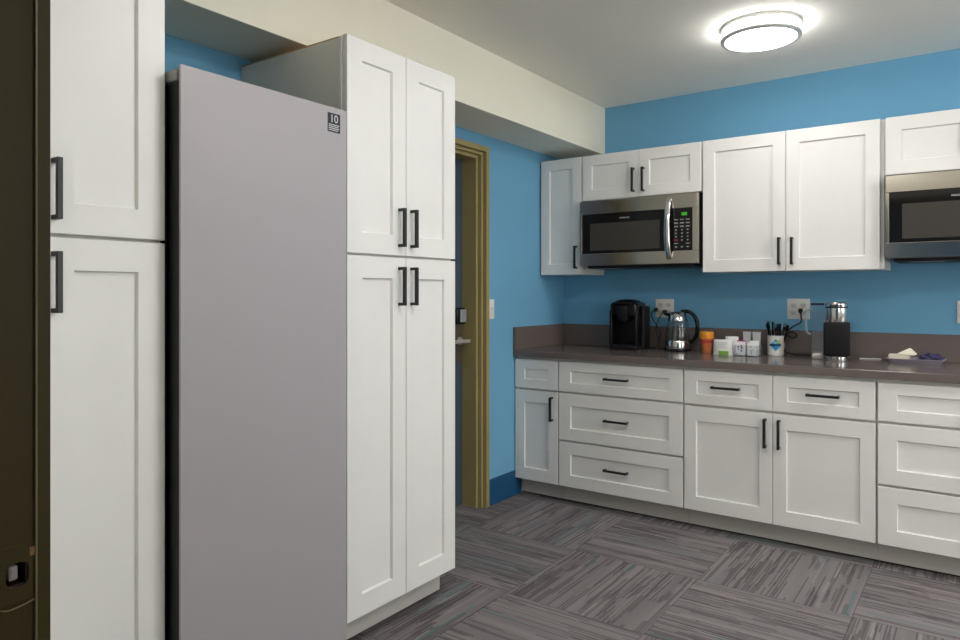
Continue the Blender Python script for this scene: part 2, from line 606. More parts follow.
# ------------------------------------------------------------------ near door frame (left edge of the picture)
bm = B()
y0, ys = 0.215, 0.3267
hY0, hY1, hZ0, hZ1 = 0.2970, 0.3180, 0.961, 0.986
XB = JX - 0.055
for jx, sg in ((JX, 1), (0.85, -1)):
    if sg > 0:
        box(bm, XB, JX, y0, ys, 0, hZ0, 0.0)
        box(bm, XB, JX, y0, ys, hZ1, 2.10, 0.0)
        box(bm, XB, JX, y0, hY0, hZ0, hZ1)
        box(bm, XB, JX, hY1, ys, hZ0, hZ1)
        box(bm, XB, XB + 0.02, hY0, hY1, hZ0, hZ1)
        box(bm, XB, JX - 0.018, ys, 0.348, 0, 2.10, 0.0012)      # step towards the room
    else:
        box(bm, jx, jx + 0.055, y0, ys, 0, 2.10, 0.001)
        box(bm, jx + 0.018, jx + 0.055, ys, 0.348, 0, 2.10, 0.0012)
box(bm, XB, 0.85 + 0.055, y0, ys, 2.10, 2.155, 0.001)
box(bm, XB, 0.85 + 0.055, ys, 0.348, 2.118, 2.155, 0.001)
jamb = struct('trim_2', bm, M['olive_shaded'])  # near frame takes the shaded copy of the olive
bm = B(); tube(bm, [(JX + 0.001, ys - 0.0015, 0.0), (JX + 0.001, ys - 0.0015, 2.1)], 0.0016, 8, smooth=0)
mk('edge_highlight', bm, M['olive_highlight'], jamb, True, label='lighter olive strip painted as an edge highlight')  # highlight of the jamb corner, modelled as a lighter strip
# strike plate: a ring of plate around the latch hole
bm = B()
px0, px1 = JX, JX + 0.0016
box(bm, px0, px1, 0.288, ys - 0.004, 0.944, hZ0, 0.0006)
box(bm, px0, px1, 0.288, ys - 0.004, hZ1, 1.004, 0.0006)
box(bm, px0, px1, 0.288, hY0, hZ0, hZ1, 0.0004)
box(bm, px0, px1, hY1, ys - 0.004, hZ0, hZ1, 0.0004)
for cy_, sy_ in ((hY0, 1), (hY1, -1)):
    for cz_, sz_ in ((hZ0, 1), (hZ1, -1)):
        tri = [(cy_, cz_), (cy_ + sy_ * 0.007, cz_), (cy_ + sy_ * 0.002, cz_ + sz_ * 0.002), (cy_, cz_ + sz_ * 0.007)]
        va = [bm.verts.new((px0, p[0], p[1])) for p in tri]
        vb = [bm.verts.new((px1, p[0], p[1])) for p in tri]
        bm.faces.new(va); bm.faces.new(vb)
        for i in range(4):
            bm.faces.new((va[i], va[(i + 1) % 4], vb[(i + 1) % 4], vb[i]))
sp = mk('strike_plate', bm, M['olive_shaded'], jamb)
bm = B()
box(bm, XB + 0.021, JX - 0.0005, hY0, hY1, hZ0, hZ0 + 0.002)
box(bm, XB + 0.021, XB + 0.024, hY0, hY1, hZ0, hZ1)
box(bm, XB + 0.021, JX - 0.0005, hY1 - 0.002, hY1, hZ0, hZ1)
mk('strike_pocket', bm, M['brown_dark'], sp, label='dark strike pocket')
bm = B(); box(bm, JX - 0.012, JX - 0.004, 0.3012, 0.311, 0.966, 0.982, 0.003)
mk('hole_glint', bm, M['strike_glint'], sp, label='pale metal painted as the reflection in the strike hole')  # block coloured as the lit patch in the hole
bm = B(); tube(bm, [(JX + 0.002, 0.292, 0.9415), (JX + 0.003, 0.299, 0.9395), (JX + 0.003, 0.312, 0.941), (JX + 0.002, ys - 0.003, 0.9435)], 0.0008, 6)
mk('plate_lip', bm, M['olive_highlight'], sp, True)  # lighter olive paints the bright edge of the lip
bm = B(); box(bm, JX + 0.0015, JX + 0.0019, 0.319, 0.326, 0.990, 0.999, 0.0)
mk('worn_spot', bm, M['scratch'], sp, label='worn orange-brown spot')

# ------------------------------------------------------------------ handles
HM = {}
def handle_mesh(L, vertical):
    key = (round(L, 3), vertical)
    if key in HM:
        return HM[key]
    bm = B()
    w = 0.0062
    so = 0.034
    if vertical:
        box(bm, -w, w, -so, -so + 0.012, -L / 2, L / 2, 0.001)
        for s in (-1, 1):
            zc = s * (L / 2 - 0.0055)
            box(bm, -w, w, -so + 0.011, 0, zc - 0.0055, zc + 0.0055, 0.0006)
    else:
        box(bm, -L / 2, L / 2, -so, -so + 0.012, -w, w, 0.001)
        for s in (-1, 1):
            xc = s * (L / 2 - 0.0055)
            box(bm, xc - 0.0055, xc + 0.0055, -so + 0.011, 0, -w, w, 0.0006)
    me = bpy.data.meshes.new('handle')
    bmesh.ops.recalc_face_normals(bm, faces=bm.faces)
    bm.to_mesh(me); bm.free()
    me.materials.append(M['black_metal'])
    HM[key] = me
    return me


def add_handle(parent, x, y, z, L=0.145, vertical=True):
    o = bpy.data.objects.new('handle', handle_mesh(L, vertical))
    C.objects.link(o)
    o.parent = parent
    o.location = (x, y, z)
    o['label'] = 'black bar handle'
    return o


def add_front(parent, kind, x0, x1, z0, z1, yf, t=0.02, stile=0.064, rail=0.07, handle=None):
    """a shaker door or drawer whose face lies at local y = yf"""
    o = mk(kind, front(x1 - x0, z1 - z0, t, stile, rail), M['cabinet'], parent, loc=(x0, yf + t, z0))
    if handle:
        hx, hz, vert = handle
        add_handle(o, hx - x0, -t, hz - z0, vertical=vert)
    return o


# ------------------------------------------------------------------ base cabinets (local origin: left front floor corner of the door plane)
ZD0, ZD1 = 0.1125, 0.856
TB = 0.024          # door face to carcass front
def base_cabinet(x0, w, label):
    t = thing('base_cabinet', label, 'cabinet', (x0, YB, 0), 0, 'base cabinets under the counter')
    bm = B()
    box(bm, 0.0005, w - 0.0005, TB, YW - YB - 0.002, ZD0 - 0.002, 0.873, 0.0012)
    mk('carcass', bm, M['frame_edge'], t)
    bm = B()
    box(bm, 0.0005, w - 0.0005, 0.078, 0.094, 0.012, ZD0 - 0.002, 0.001)
    tk = mk('toe_kick', bm, M['toe'], t)
    bm = B()
    box(bm, 0.002, w - 0.002, 0.100, 0.55, 0.0, ZD0 - 0.003)
    mk('shadow_plinth', bm, M['gap_shade'], t)  # dark box that paints the shade under the toe kick
    return t

W1, W2, W3, W4 = 0.3013, 0.7671, 0.9069, 0.765
X0 = XL + 0.012
X1, X2, X3 = X0 + W1, X0 + W1 + W2, X0 + W1 + W2 + W3
X4 = X3 + W4
g = 0.005
DS, DR = 0.076, 0.052
bc = base_cabinet(X0 - 0.008, W1 + 0.008, 'narrow white base cabinet in the corner by the blue left wall, drawer over door')
add_front(bc, 'drawer', 0.002, W1 + 0.008 - g, 0.680, ZD1, 0, stile=0.066, rail=0.055)
add_front(bc, 'door', 0.002, W1 + 0.008 - g, ZD0, 0.667, 0, stile=0.066, rail=0.074, handle=(W1 + 0.008 - g - 0.036, 0.567, True))

bc = base_cabinet(X1, W2, 'white three-drawer base cabinet under the coffee brewer and kettle')
for z0, z1 in ((0.680, ZD1), (0.390, 0.667), (ZD0, 0.378)):
    add_front(bc, 'drawer', g, W2 - g, z0, z1, 0, stile=DS, rail=DR if z1 > 0.8 else 0.070, handle=(W2 / 2 - 0.004, (z0 + z1) / 2 + 0.006, False))

bc = base_cabinet(X2, W3, 'wide white base cabinet with two drawers over a pair of doors')
half = W3 / 2
for k, (a, b) in enumerate(((g, half - 0.0015), (half + 0.0015, W3 - g))):
    add_front(bc, 'drawer', a, b, 0.678, ZD1, 0, stile=0.066, rail=0.052, handle=((a + b) / 2 + (0.004 if k else -0.004), 0.775, False))
    add_front(bc, 'door', a, b, ZD0, 0.664, 0, stile=0.062, rail=0.074,
              handle=(b - 0.033 if k == 0 else a + 0.030, 0.566, True))

W4B = 0.83
bc = base_cabinet(X3, W4B, 'white three-drawer base cabinet at right edge of photo under the grey tray')
for z0, z1 in ((0.680, ZD1), (0.390, 0.667), (ZD0, 0.378)):
    add_front(bc, 'drawer', g, W4B - g, z0, z1, 0, stile=DS, rail=DR if z1 > 0.8 else 0.070, handle=(W4B / 2, (z0 + z1) / 2 + 0.006, False))

# ------------------------------------------------------------------ worktop
ZT = 0.912
ct = thing('countertop', 'long dark brown-grey stone worktop with upstands running over the base cabinets', 'countertop', (X0, YB - 0.02, ZT - 0.037))
bm = B(); box(bm, XL + 0.001 - X0, X3 + W4B + 0.012 - X0, 0, YW - YB + 0.02, 0, 0.037, 0.002)
mk('slab', bm, M['counter'], ct)
bm = B(); box(bm, XL + 0.0205, X3 + W4B + 0.012, YW - 0.0195, YW, ZT + 0.0002, ZT + 0.143, 0.0015)
struct('trim_3', bm, M['counter'])                    # stone upstand on the back wall
bm = B(); box(bm, XL, XL + 0.020, YB - 0.018, YW, ZT + 0.0002, ZT + 0.143, 0.0015)
struct('trim_4', bm, M['counter'])                    # stone upstand on the left wall

# ------------------------------------------------------------------ wall cabinets
ZU0, ZU1 = 1.387, 2.137
def wall_cabinet(x0, w, z0, label, gl=g, gr=g):
    t = thing('wall_cabinet', label, 'cabinet', (x0, YU, z0), 0, 'wall cabinets above the counter')
    bm = B()
    box(bm, 0.0005, w - 0.0005, TB, YW - YU - 0.001, 0.001, ZU1 - z0 - 0.001, 0.0012)
    # recess of the underside: thin lip round the bottom
    mk('carcass', bm, M['cabinet'], t)
    return t

wc = wall_cabinet(X0, W1, ZU0, 'narrow white single-door wall cabinet in the corner left of the microwave')
add_front(wc, 'door', 0.0, W1 - g, 0, ZU1 - ZU0, 0, stile=0.064, rail=0.068, handle=(W1 - g - 0.033, 0.110, True))
ZM = 1.852
wc = wall_cabinet(X1, W2, ZM, 'short white two-door wall cabinet over the microwave with keypad and handle')
hw = W2 / 2
add_front(wc, 'door', g, hw - 0.0015, 0, ZU1 - ZM, 0, stile=0.064, rail=0.066, handle=(hw - 0.032, 0.103, True))
add_front(wc, 'door', hw + 0.0015, W2 - g, 0, ZU1 - ZM, 0, stile=0.064, rail=0.066, handle=(hw + 0.032, 0.101, True))
wc = wall_cabinet(X2, W3, ZU0, 'wide white two-door wall cabinet between the two microwaves')
uh = (W3 - 0.013 + g) / 2
add_front(wc, 'door', g, uh - 0.0015, 0, ZU1 - ZU0, 0, stile=0.064, rail=0.068, handle=(uh - 0.031, 0.107, True))
add_front(wc, 'door', uh + 0.0015, W3 - 0.018, 0, ZU1 - ZU0, 0, stile=0.064, rail=0.068, handle=(uh + 0.033, 0.105, True))
wc = wall_cabinet(X3, W4, ZM, 'short white wall cabinet over the microwave at right edge of photo')
hw = W4 / 2
add_front(wc, 'door', g + 0.003, hw - 0.0015, 0, ZU1 - ZM, 0, stile=0.066, rail=0.066, handle=(hw - 0.028, 0.09, True))
add_front(wc, 'door', hw + 0.0015, W4 - g, 0, ZU1 - ZM, 0, stile=0.066, rail=0.066, handle=(hw + 0.028, 0.09, True))

# ------------------------------------------------------------------ tall pantry cabinets (fronts face +X: local -y, rotated 90 degrees)
def pantry(y0, label, skip=()):
    w = 0.6098
    t = thing('pantry_cabinet', label, 'cabinet', (XP, y0, 0), PI / 2, 'tall pantry cabinets on the left wall')
    depth = XP - XL
    bm = B()
    box(bm, 0.0, w, 0.043, depth - 0.002, 0.1245, 2.160, 0.001)
    mk('carcass', bm, M['cabinet_side'], t)
    bm = B()
    box(bm, -0.002, w + 0.001, 0.024, 0.043, 0.1245, 2.164, 0.002)
    mk('face_frame', bm, M['frame_edge'], t)
    bm = B()
    box(bm, 0.001, w - 0.001, 0.044, depth - 0.004, 2.1605, 2.165, 0.0)
    mk('top_edge', bm, M['raw_wood'], t, label='raw wood top edge')
    bm = B()
    box(bm, 0.0005, w - 0.0005, 0.083, 0.099, 0.014, 0.124, 0.001)
    mk('toe_kick', bm, M['toe'], t)
    bm = B()
    box(bm, 0.003, w - 0.003, 0.105, depth - 0.01, 0.0, 0.124)
    mk('shadow_plinth', bm, M['gap_shade'], t)  # dark box for the floor gap's shade
    h = w / 2
    zb, zm0, zm1, zt = 0.1235, 1.400, 1.4085, 2.1656
    for k, (a, b) in enumerate(((0.0, h - 0.0015), (h + 0.0015, w - 0.0))):
        hx = b - 0.038 if k == 0 else a + 0.027
        add_front(t, 'door', a, b, zb, zm0, 0, stile=0.073, rail=0.078, handle=(hx, 1.293, True))
        add_front(t, 'door', a, b, zm1, zt, 0, stile=0.073, rail=0.075, handle=(hx, 1.513, True))
    return t

pantry(1.6865, 'tall white four-door pantry cabinet right of the fridge')
pantry(1.025 - 0.6098, 'tall white pantry cabinet left of the fridge, cut by the door frame')

# ------------------------------------------------------------------ fridge
fr = thing('refrigerator', 'tall grey flat-front column refrigerator between two white pantry cabinets', 'refrigerator', (-1.72, 1.034, 0), PI / 2)
FW = 0.594
bm = B()
box(bm, 0.006, FW - 0.006, 0.085, 0.645, 0.03, 1.835, 0.004)
mk('body', bm, M['fridge_black'], fr)
bm = B()
box(bm, 0.004, FW - 0.004, 0.003, 0.066, 0.05, 1.836, 0.004)
dr = mk('door', bm, M['fridge_black'], fr, label='black door edge')
bm = B()
box(bm, 0.0, FW, 0.0, 0.008, 0.045, 1.8745, 0.0012)
mk('front_panel', bm, M['fridge_face'], dr, label='flat grey front panel')
bm = B()
box(bm, 0.010, FW - 0.010, 0.067, 0.084, 0.055, 1.830)
mk('gasket', bm, M['fridge_gasket'], dr, label='dark gasket')
bm = B()
box(bm, 0.002, 0.10, 0.022, 0.115, 1.8365, 1.868, 0.004)
mk('hinge_cover', bm, M['hinge'], fr, label='grey hinge cover')
for fx_ in (0.05, FW - 0.05):
    bm = B(); cyl(bm, (fx_, 0.12, 0.0), (fx_, 0.12, 0.031), 0.02); mk('foot', bm, M['fridge_black'], fr, True)
bm = B()
box(bm, 0.02, FW - 0.02, 0.09, 0.10, 0.004, 0.045); mk('kick_plate', bm, M['fridge_black'], fr)
# the sticker in the top right corner
bm = B(); box(bm, 0.511, 0.565, -0.0006, 0.0, 1.793, 1.855, 0.0)
st = mk('sticker', bm, M['label_black'], dr, label='small black sticker with white figure 10')
bm = text_bm('10', 0.036); bm.transform(Matrix.Translation((0.538, -0.0008, 1.836)) @ RX90)
mk('figure', bm, M['label_white'], st, label='white figure 10')
bm = B()
for i, (a, b) in enumerate(((0.515, 0.561), (0.515, 0.558), (0.515, 0.561), (0.515, 0.555))):
    box(bm, a, b, -0.0009, -0.0006, 1.816 - i * 0.0058, 1.8185 - i * 0.0058)
mk('small_print', bm, M['label_white'], st, label='rows of white small print')

# ------------------------------------------------------------------ microwaves
def microwave(x0, label, w=0.7505):
    """origin: left front bottom corner of the front; front faces -Y"""
    t = thing('microwave', label, 'microwave', (x0, 3.935, 1.4385), 0, 'over-the-range microwaves')
    H = 0.4035
    bm = B()
    box(bm, 0.004, w - 0.004, 0.030, YW - 3.935 - 0.001, 0.0, H + 0.006, 0.002)
    mk('body', bm, M['black_matte'], t, label='dark microwave casing')
    bm = B()
    wl, wr, zb, zt = 0.016, w - 0.032, 0.075, 0.320
    box(bm, 0, w, 0.0, 0.030, 0, zb, 0.0025)
    box(bm, 0, w, 0.0, 0.030, zt, H, 0.0025)
    box(bm, 0, wl, 0.0, 0.030, zb, zt, 0.001)
    box(bm, wr, w, 0.0, 0.030, zb, zt, 0.001)
    fr_ = mk('front_frame', bm, M['steel'], t, label='brushed steel front frame')
    bm = B(); box(bm, wl, wr - 0.155, 0.004, 0.028, zb, zt, 0.001)
    dg = mk('door', bm, M['black_glass'], t, label='black glass door')
    bm = B(); box(bm, wl + 0.055, wr - 0.195, 0.0030, 0.0042, zb + 0.018, zt - 0.058, 0.0)
    mk('window', bm, M['dark_window'], dg, label='dark screened window')
    bm = text_bm('FRIGIDAIRE', 0.0125)
    bm.transform(Matrix.Translation((wl + 0.285, 0.0035, zt - 0.033)) @ RX90)
    mk('maker_name', bm, M['label_white'], dg, label='small white maker lettering')
    bm = B(); box(bm, wr - 0.1535, wr, 0.003, 0.028, zb, zt, 0.001)
    cp = mk('control_panel', bm, M['black_glass'], t, label='black keypad panel')
    px = wr - 0.062                                  # middle of the key field
    bm = B(); box(bm, px - 0.002, px + 0.030, 0.0018, 0.003, zt - 0.043, zt - 0.025, 0.0)
    mk('display', bm, M['display'], cp, label='lit green display')
    for r in range(9):
        z = zt - 0.066 - r * 0.0197
        for c_ in range(3):
            x = px - 0.034 + c_ * 0.034
            if r == 6 and c_ == 0:
                continue
            hw_ = 0.011 if r in (0, 1, 2, 7) else 0.0045
            if r == 7 and c_ == 1:
                continue
            hh = 0.0022 if r in (0, 7) else 0.0034
            if r == 8:
                hw_ = 0.006
            bm = B()
            box(bm, x - hw_, x + hw_, 0.0022, 0.003, z - hh, z + hh)
            mk('key', bm, M['key_grey'], cp)
    bm = B(); box(bm, px - 0.046, px - 0.024, 0.0022, 0.003, zt - 0.066 - 6 * 0.0197 - 0.0045, zt - 0.066 - 6 * 0.0197 + 0.0045)
    mk('stop_key', bm, M['key_red'], cp, label='red stop key')
    hx = wr - 0.1370
    bm = B()
    pts = [(hx, 0.002, 0.030), (hx, -0.016, 0.052), (hx, -0.034, 0.11), (hx, -0.041, 0.20), (hx, -0.034, 0.29), (hx, -0.016, 0.350), (hx, 0.002, 0.374)]
    tube(bm, pts, 0.0165, 14, rz=0.0075)
    hd = mk('handle', bm, M['chrome'], t, True, label='curved bright steel handle')
    bm = B()
    box(bm, 0.03, w - 0.03, 0.045, 0.34, -0.016, 0.0005, 0.006)
    mk('vent_base', bm, M['black_matte'], t, label='black vent underside')
    bm = B()
    box(bm, 0.10, 0.24, 0.06, 0.12, -0.0185, -0.0155, 0.001)
    mk('lamp_lens', bm, M['lock_grey'], t, label='grey lamp lens')
    return t

mwl = microwave(-2.057, 'stainless over-the-range microwave with curved handle, left of the wide wall cabinet')
mwr = microwave(-0.383, 'stainless over-the-range microwave cut off by the right edge of photo')

# ------------------------------------------------------------------ ceiling lamps
def lamp(x, y, power, label):
    t = thing('ceiling_lamp', label, 'lamp', (x, y, ZC), 0, 'round ceiling lamps')
    R = 0.176
    bm = B()
    lathe(bm, [(0, 0), (R, 0), (R, -0.016), (R - 0.010, -0.018), (R - 0.022, -0.004), (0, -0.004)], seg=56)
    mk('top_ring', bm, M['nickel'], t, True, label='satin metal upper ring')
    bm = B()
    lathe(bm, [(R - 0.022, -0.004), (R - 0.024, -0.052), (R - 0.030, -0.062), (R - 0.06, -0.067), (0, -0.069)], seg=56)
    em = emat('lamp_diffuser_glow', LAMP_COLOR, power)
    mk('diffuser', bm, em, t, True, label='glowing white drum diffuser')
    bm = B()
    lathe(bm, [(R - 0.0225, -0.052), (R, -0.052), (R + 0.001, -0.061), (R - 0.003, -0.066), (R - 0.018, -0.066), (R - 0.0225, -0.052)], seg=56)
    lr = mk('lower_ring', bm, M['nickel'], t, True, label='satin metal lower ring')
    for k in range(4):
        a = k * PI / 2 + 0.45
        bm = B()
        cyl(bm, ((R - 0.008) * math.cos(a), (R - 0.008) * math.sin(a), -0.016), ((R - 0.008) * math.cos(a), (R - 0.008) * math.sin(a), -0.053), 0.004, seg=10)
        mk('post', bm, M['nickel'], t, True)
    return t

lamp(*LAMPS[0], LAMP_POWER[0], 'lit round drum ceiling lamp with metal rings above the counter')
lamp(*LAMPS[1], LAMP_POWER[1], 'lit round ceiling lamp nearer the doorway, in front of the fridge')
lamp(*LAMPS[2], LAMP_POWER[2], 'added round fill lamp out of view to the right, near the doorway wall')  # unseen lamp added as fill
lamp(*LAMPS[3], LAMP_POWER[3], 'added round fill lamp out of view to the right, near the counter wall')  # unseen lamp added for raking fill from the right
lamp(*LAMPS[4], LAMP_POWER[4], 'added round fill lamp out of view by the far right wall')  # weak unseen lamp, also added as fill

# ------------------------------------------------------------------ wall plates
def quad_outlet(xc, zc, label):
    t = thing('power_outlet', label, 'outlet', (xc, YW, zc), 0, 'white wall outlets above the counter')
    bm = B(); box(bm, -0.060, 0.060, -0.006, 0, -0.0585, 0.0585, 0.003)
    mk('cover_plate', bm, M['white_plastic'], t, True)
    for sx in (-0.026, 0.026):
        for sz in (-0.022, 0.022):
            bm = B(); box(bm, sx - 0.017, sx + 0.017, -0.008, -0.0055, sz - 0.0145, sz + 0.0145, 0.004)
            s_ = mk('socket', bm, M['socket'], t, True)
            bm = B()
            box(bm, sx - 0.0085, sx - 0.0055, -0.0085, -0.0079, sz - 0.002, sz + 0.007)
            box(bm, sx + 0.0055, sx + 0.0085, -0.0085, -0.0079, sz - 0.002, sz + 0.007)
            cyl(bm, (sx, -0.0085, sz - 0.007), (sx, -0.0079, sz - 0.007), 0.0028, seg=10)
            mk('slots', bm, M['outlet_grey'], s_, label='dark socket slots')
    return t

quad_outlet(-1.644, 1.171, 'white four-socket outlet behind the glass kettle, two black plugs in it')
quad_outlet(-0.851, 1.177, 'white four-socket outlet above the mug of utensils, one black plug in it')
t = thing('wall_plate', 'white wall plate at the far right edge of photo above the tray', 'outlet', (-0.043, YW, 1.171))
bm = B(); box(bm, -0.058, 0.058, -0.006, 0, -0.0575, 0.0575, 0.003); mk('cover_plate', bm, M['white_plastic'], t, True)
for s in (-0.023, 0.023):
    bm = B(); box(bm, s - 0.016, s + 0.016, -0.009, -0.0055, -0.032, 0.032, 0.002); mk('rocker', bm, M['socket'], t, True)

t = thing('light_switch', 'white light switch on the blue left wall beside the olive door frame', 'switch', (XL, 3.414, 1.172), PI / 2)
bm = B(); box(bm, -0.022, 0.034, -0.006, 0, -0.0585, 0.0585, 0.003); mk('cover_plate', bm, M['white_plastic'], t, True)
bm = B(); box(bm, 0.002, 0.012, -0.013, -0.005, -0.010, 0.012, 0.002); mk('toggle', bm, M['socket'], t, True)
for z in (-0.03, 0.03):
    bm = B()
    cyl(bm, (0.007, -0.0068, z), (0.007, -0.0055, z), 0.003, seg=10)
    mk('screw', bm, M['nickel'], t)

# ------------------------------------------------------------------ things on the counter
def plug_cord(t, base, pts, plug_c, name='power_cord', rad=0.0035):
    """cord in local coordinates of t, ending in a plug"""
    bm = B(); tube(bm, pts, rad, 8)
    c = mk(name, bm, M['black_matte'], t, True, label='black power cord')
    bm = B()
    x, y, z = plug_c
    box(bm, x - 0.011, x + 0.011, y - 0.030, y, z - 0.012, z + 0.012, 0.004)
    mk('plug', bm, M['black_matte'], c, True, label='black plug')
    return c

# pod coffee brewer
cb = thing('coffee_brewer', 'black pod coffee brewer at the left end of the counter', 'coffee maker', (-1.822, 4.06, ZT), math.radians(3))
bm = B()                                                        # rear body: rounded column
box(bm, -0.088, 0.088, 0.075, 0.195, 0.0, 0.285, 0.022, 4)
mk('body', bm, M['black_plastic'], cb, True)
bm = B()                                                        # head
box(bm, -0.090, 0.090, 0.0, 0.190, 0.205, 0.300, 0.026, 5)
hd = mk('head', bm, M['black_plastic'], cb, True)
bm = B()                                                        # domed lid
lathe(bm, [(0.084, 0.0), (0.083, 0.012), (0.070, 0.022), (0.04, 0.029), (0, 0.031)], c=(0, 0.092, 0.288), seg=36, sy=1.05)
mk('lid', bm, M['black_plastic'], hd, True)
bm = B()                                                        # arched lift handle
tube(bm, [(-0.062, 0.012, 0.284), (-0.045, -0.010, 0.293), (0, -0.018, 0.296), (0.045, -0.010, 0.293), (0.062, 0.012, 0.284)], 0.008, 10, rz=0.0055)
mk('lift_handle', bm, M['charcoal'], hd, True)
bm = B(); lathe(bm, [(0, 0.180), (0.038, 0.180), (0.043, 0.190), (0.045, 0.272), (0, 0.272)], c=(-0.008, 0.030, 0), seg=28)
mk('brew_head', bm, M['black_plastic'], hd, True)
bm = B()                                                        # side cheeks of the cup bay
box(bm, -0.090, -0.074, 0.004, 0.10, 0.022, 0.25, 0.006, 3)
mk('bay_side', bm, M['black_plastic'], cb, True)
bm = B(); box(bm, 0.074, 0.090, 0.004, 0.10, 0.022, 0.25, 0.006, 3)
mk('bay_side', bm, M['black_plastic'], cb, True)
bm = B()
box(bm, -0.090, 0.090, 0.0, 0.19, 0.0, 0.030, 0.010, 3)
for i in range(7):
    box(bm, -0.05, 0.05, 0.02 + i * 0.009, 0.024 + i * 0.009, 0.0295, 0.0315)
mk('drip_tray', bm, M['charcoal'], cb, True)
bm = B(); box(bm, 0.088, 0.112, 0.075, 0.19, 0.004, 0.275, 0.010, 3)
mk('water_tank', bm, M['charcoal'], cb, True)
plug_cord(cb, None, [(0.09, 0.19, 0.02), (0.125, 0.16, 0.012), (0.165, 0.17, 0.02), (0.175, 0.200, 0.10), (0.135, 0.19, 0.18), (0.125, 0.17, 0.22), (0.136, 0.185, 0.245)],
          (0.140, 0.238, 0.250))

# electric glass kettle
kt = thing('electric_kettle', 'glass and steel electric kettle with black handle beside the coffee brewer', 'kettle', (-1.522, 4.205, ZT))
bm = B(); lathe(bm, [(0, 0), (0.080, 0), (0.082, 0.006), (0.080, 0.014), (0.074, 0.016), (0, 0.016)])
mk('power_base', bm, M['black_plastic'], kt, True)
bm = B(); lathe(bm, [(0, 0.0165), (0.076, 0.0165), (0.077, 0.022), (0.0765, 0.062), (0.074, 0.066), (0, 0.066)])
mk('steel_collar', bm, M['chrome'], kt, True, label='steel lower band')
bm = B(); lathe(bm, [(0.0735, 0.0665), (0.0745, 0.075), (0.071, 0.12), (0.061, 0.185), (0.0585, 0.185), (0.0685, 0.12), (0.072, 0.076), (0.071, 0.0665), (0.0735, 0.0665)])
mk('glass_body', bm, M['glass'], kt, True, label='clear glass body')
bm = B(); lathe(bm, [(0.059, 0.1855), (0.0625, 0.187), (0.060, 0.20), (0.050, 0.232), (0.044, 0.239), (0, 0.243)])
mk('steel_top', bm, M['chrome'], kt, True, label='steel top and lid')
bm = B()
tube(bm, [(-0.045, -0.018, 0.224), (-0.060, -0.024, 0.224), (-0.074, -0.030, 0.234)], 0.018, 12, rz=0.010)
mk('spout', bm, M['black_plastic'], kt, True)
bm = B()
tube(bm, [(0.020, 0.006, 0.240), (0.060, 0.012, 0.243), (0.098, 0.018, 0.215), (0.116, 0.02, 0.165), (0.112, 0.02, 0.11), (0.092, 0.018, 0.07), (0.072, 0.014, 0.052)], 0.014, 12, rz=0.012)
mk('handle', bm, M['black_plastic'], kt, True)
plug_cord(kt, None, [(-0.06, 0.04, 0.008), (-0.09, 0.03, 0.012), (-0.12, -0.01, 0.012), (-0.13, 0.02, 0.07), (-0.145, 0.01, 0.13), (-0.13, 0.02, 0.19), (-0.112, 0.035, 0.232)],
          (-0.112, 0.092, 0.237))

# orange cup
cu = thing('coffee_creamer_cup', 'small orange tapered cup with yellow-orange lid next to the kettle', 'cup', (-1.335, 4.180, ZT))
bm = B(); lathe(bm, [(0, 0), (0.0255, 0), (0.027, 0.003), (0.034, 0.080), (0.034, 0.082), (0, 0.082)], seg=32)
bd = mk('cup_body', bm, M['orange_cup'], cu, True)
bm = B(); lathe(bm, [(0.0325, 0.058), (0.0348, 0.058), (0.0358, 0.076), (0.0335, 0.076)], seg=32)
mk('label_band', bm, M['cup_red'], bd, True, label='red band')
bm = B(); lathe(bm, [(0, 0.0825), (0.042, 0.0825), (0.044, 0.088), (0.041, 0.104), (0.043, 0.106), (0.041, 0.122), (0.036, 0.126), (0, 0.126)], seg=32)
mk('lid', bm, M['orange'], cu, True, label='yellow-orange lid')

# white packets
def pillow(w, d, h, c, rz=0.0, rx=0.0, pinch=0.55, jag=0.0):
    """soft paper pack: stands on its lower edge"""
    bm = B()
    nx, nz = 8, 6
    fr_, bk = [], []
    for s, arr in ((-1, fr_), (1, bk)):
        for i in range(nz + 1):
            row = []
            for j in range(nx + 1):
                u, v = j / nx * 2 - 1, i / nz
                th = d / 2 * (1 - abs(u) ** 4 * 0.7) * (1 - (abs(v * 2 - 1) ** 3) * (pinch if v > 0.5 else 0.15))
                row.append(bm.verts.new((u * w / 2 * (1 - 0.05 * v), s * th + jag * math.sin(9 * u + 5 * v) * v, v * h * (1 + jag * 3 * math.sin(4 * u)))))
            arr.append(row)
    for arr in (fr_, bk):
        for i in range(nz):
            for j in range(nx):
                bm.faces.new((arr[i][j], arr[i][j + 1], arr[i + 1][j + 1], arr[i + 1][j]))
    for i in range(nz):
        bm.faces.new((fr_[i][0], fr_[i + 1][0], bk[i + 1][0], bk[i][0]))
        bm.faces.new((fr_[i][nx], fr_[i + 1][nx], bk[i + 1][nx], bk[i][nx]))
    for j in range(nx):
        bm.faces.new((fr_[0][j], fr_[0][j + 1], bk[0][j + 1], bk[0][j]))
        bm.faces.new((fr_[nz][j], fr_[nz][j + 1], bk[nz][j + 1], bk[nz][j]))
    bm.transform(Matrix.Rotation(rz, 4, 'Z') @ Matrix.Rotation(rx, 4, 'X'))
    return bm

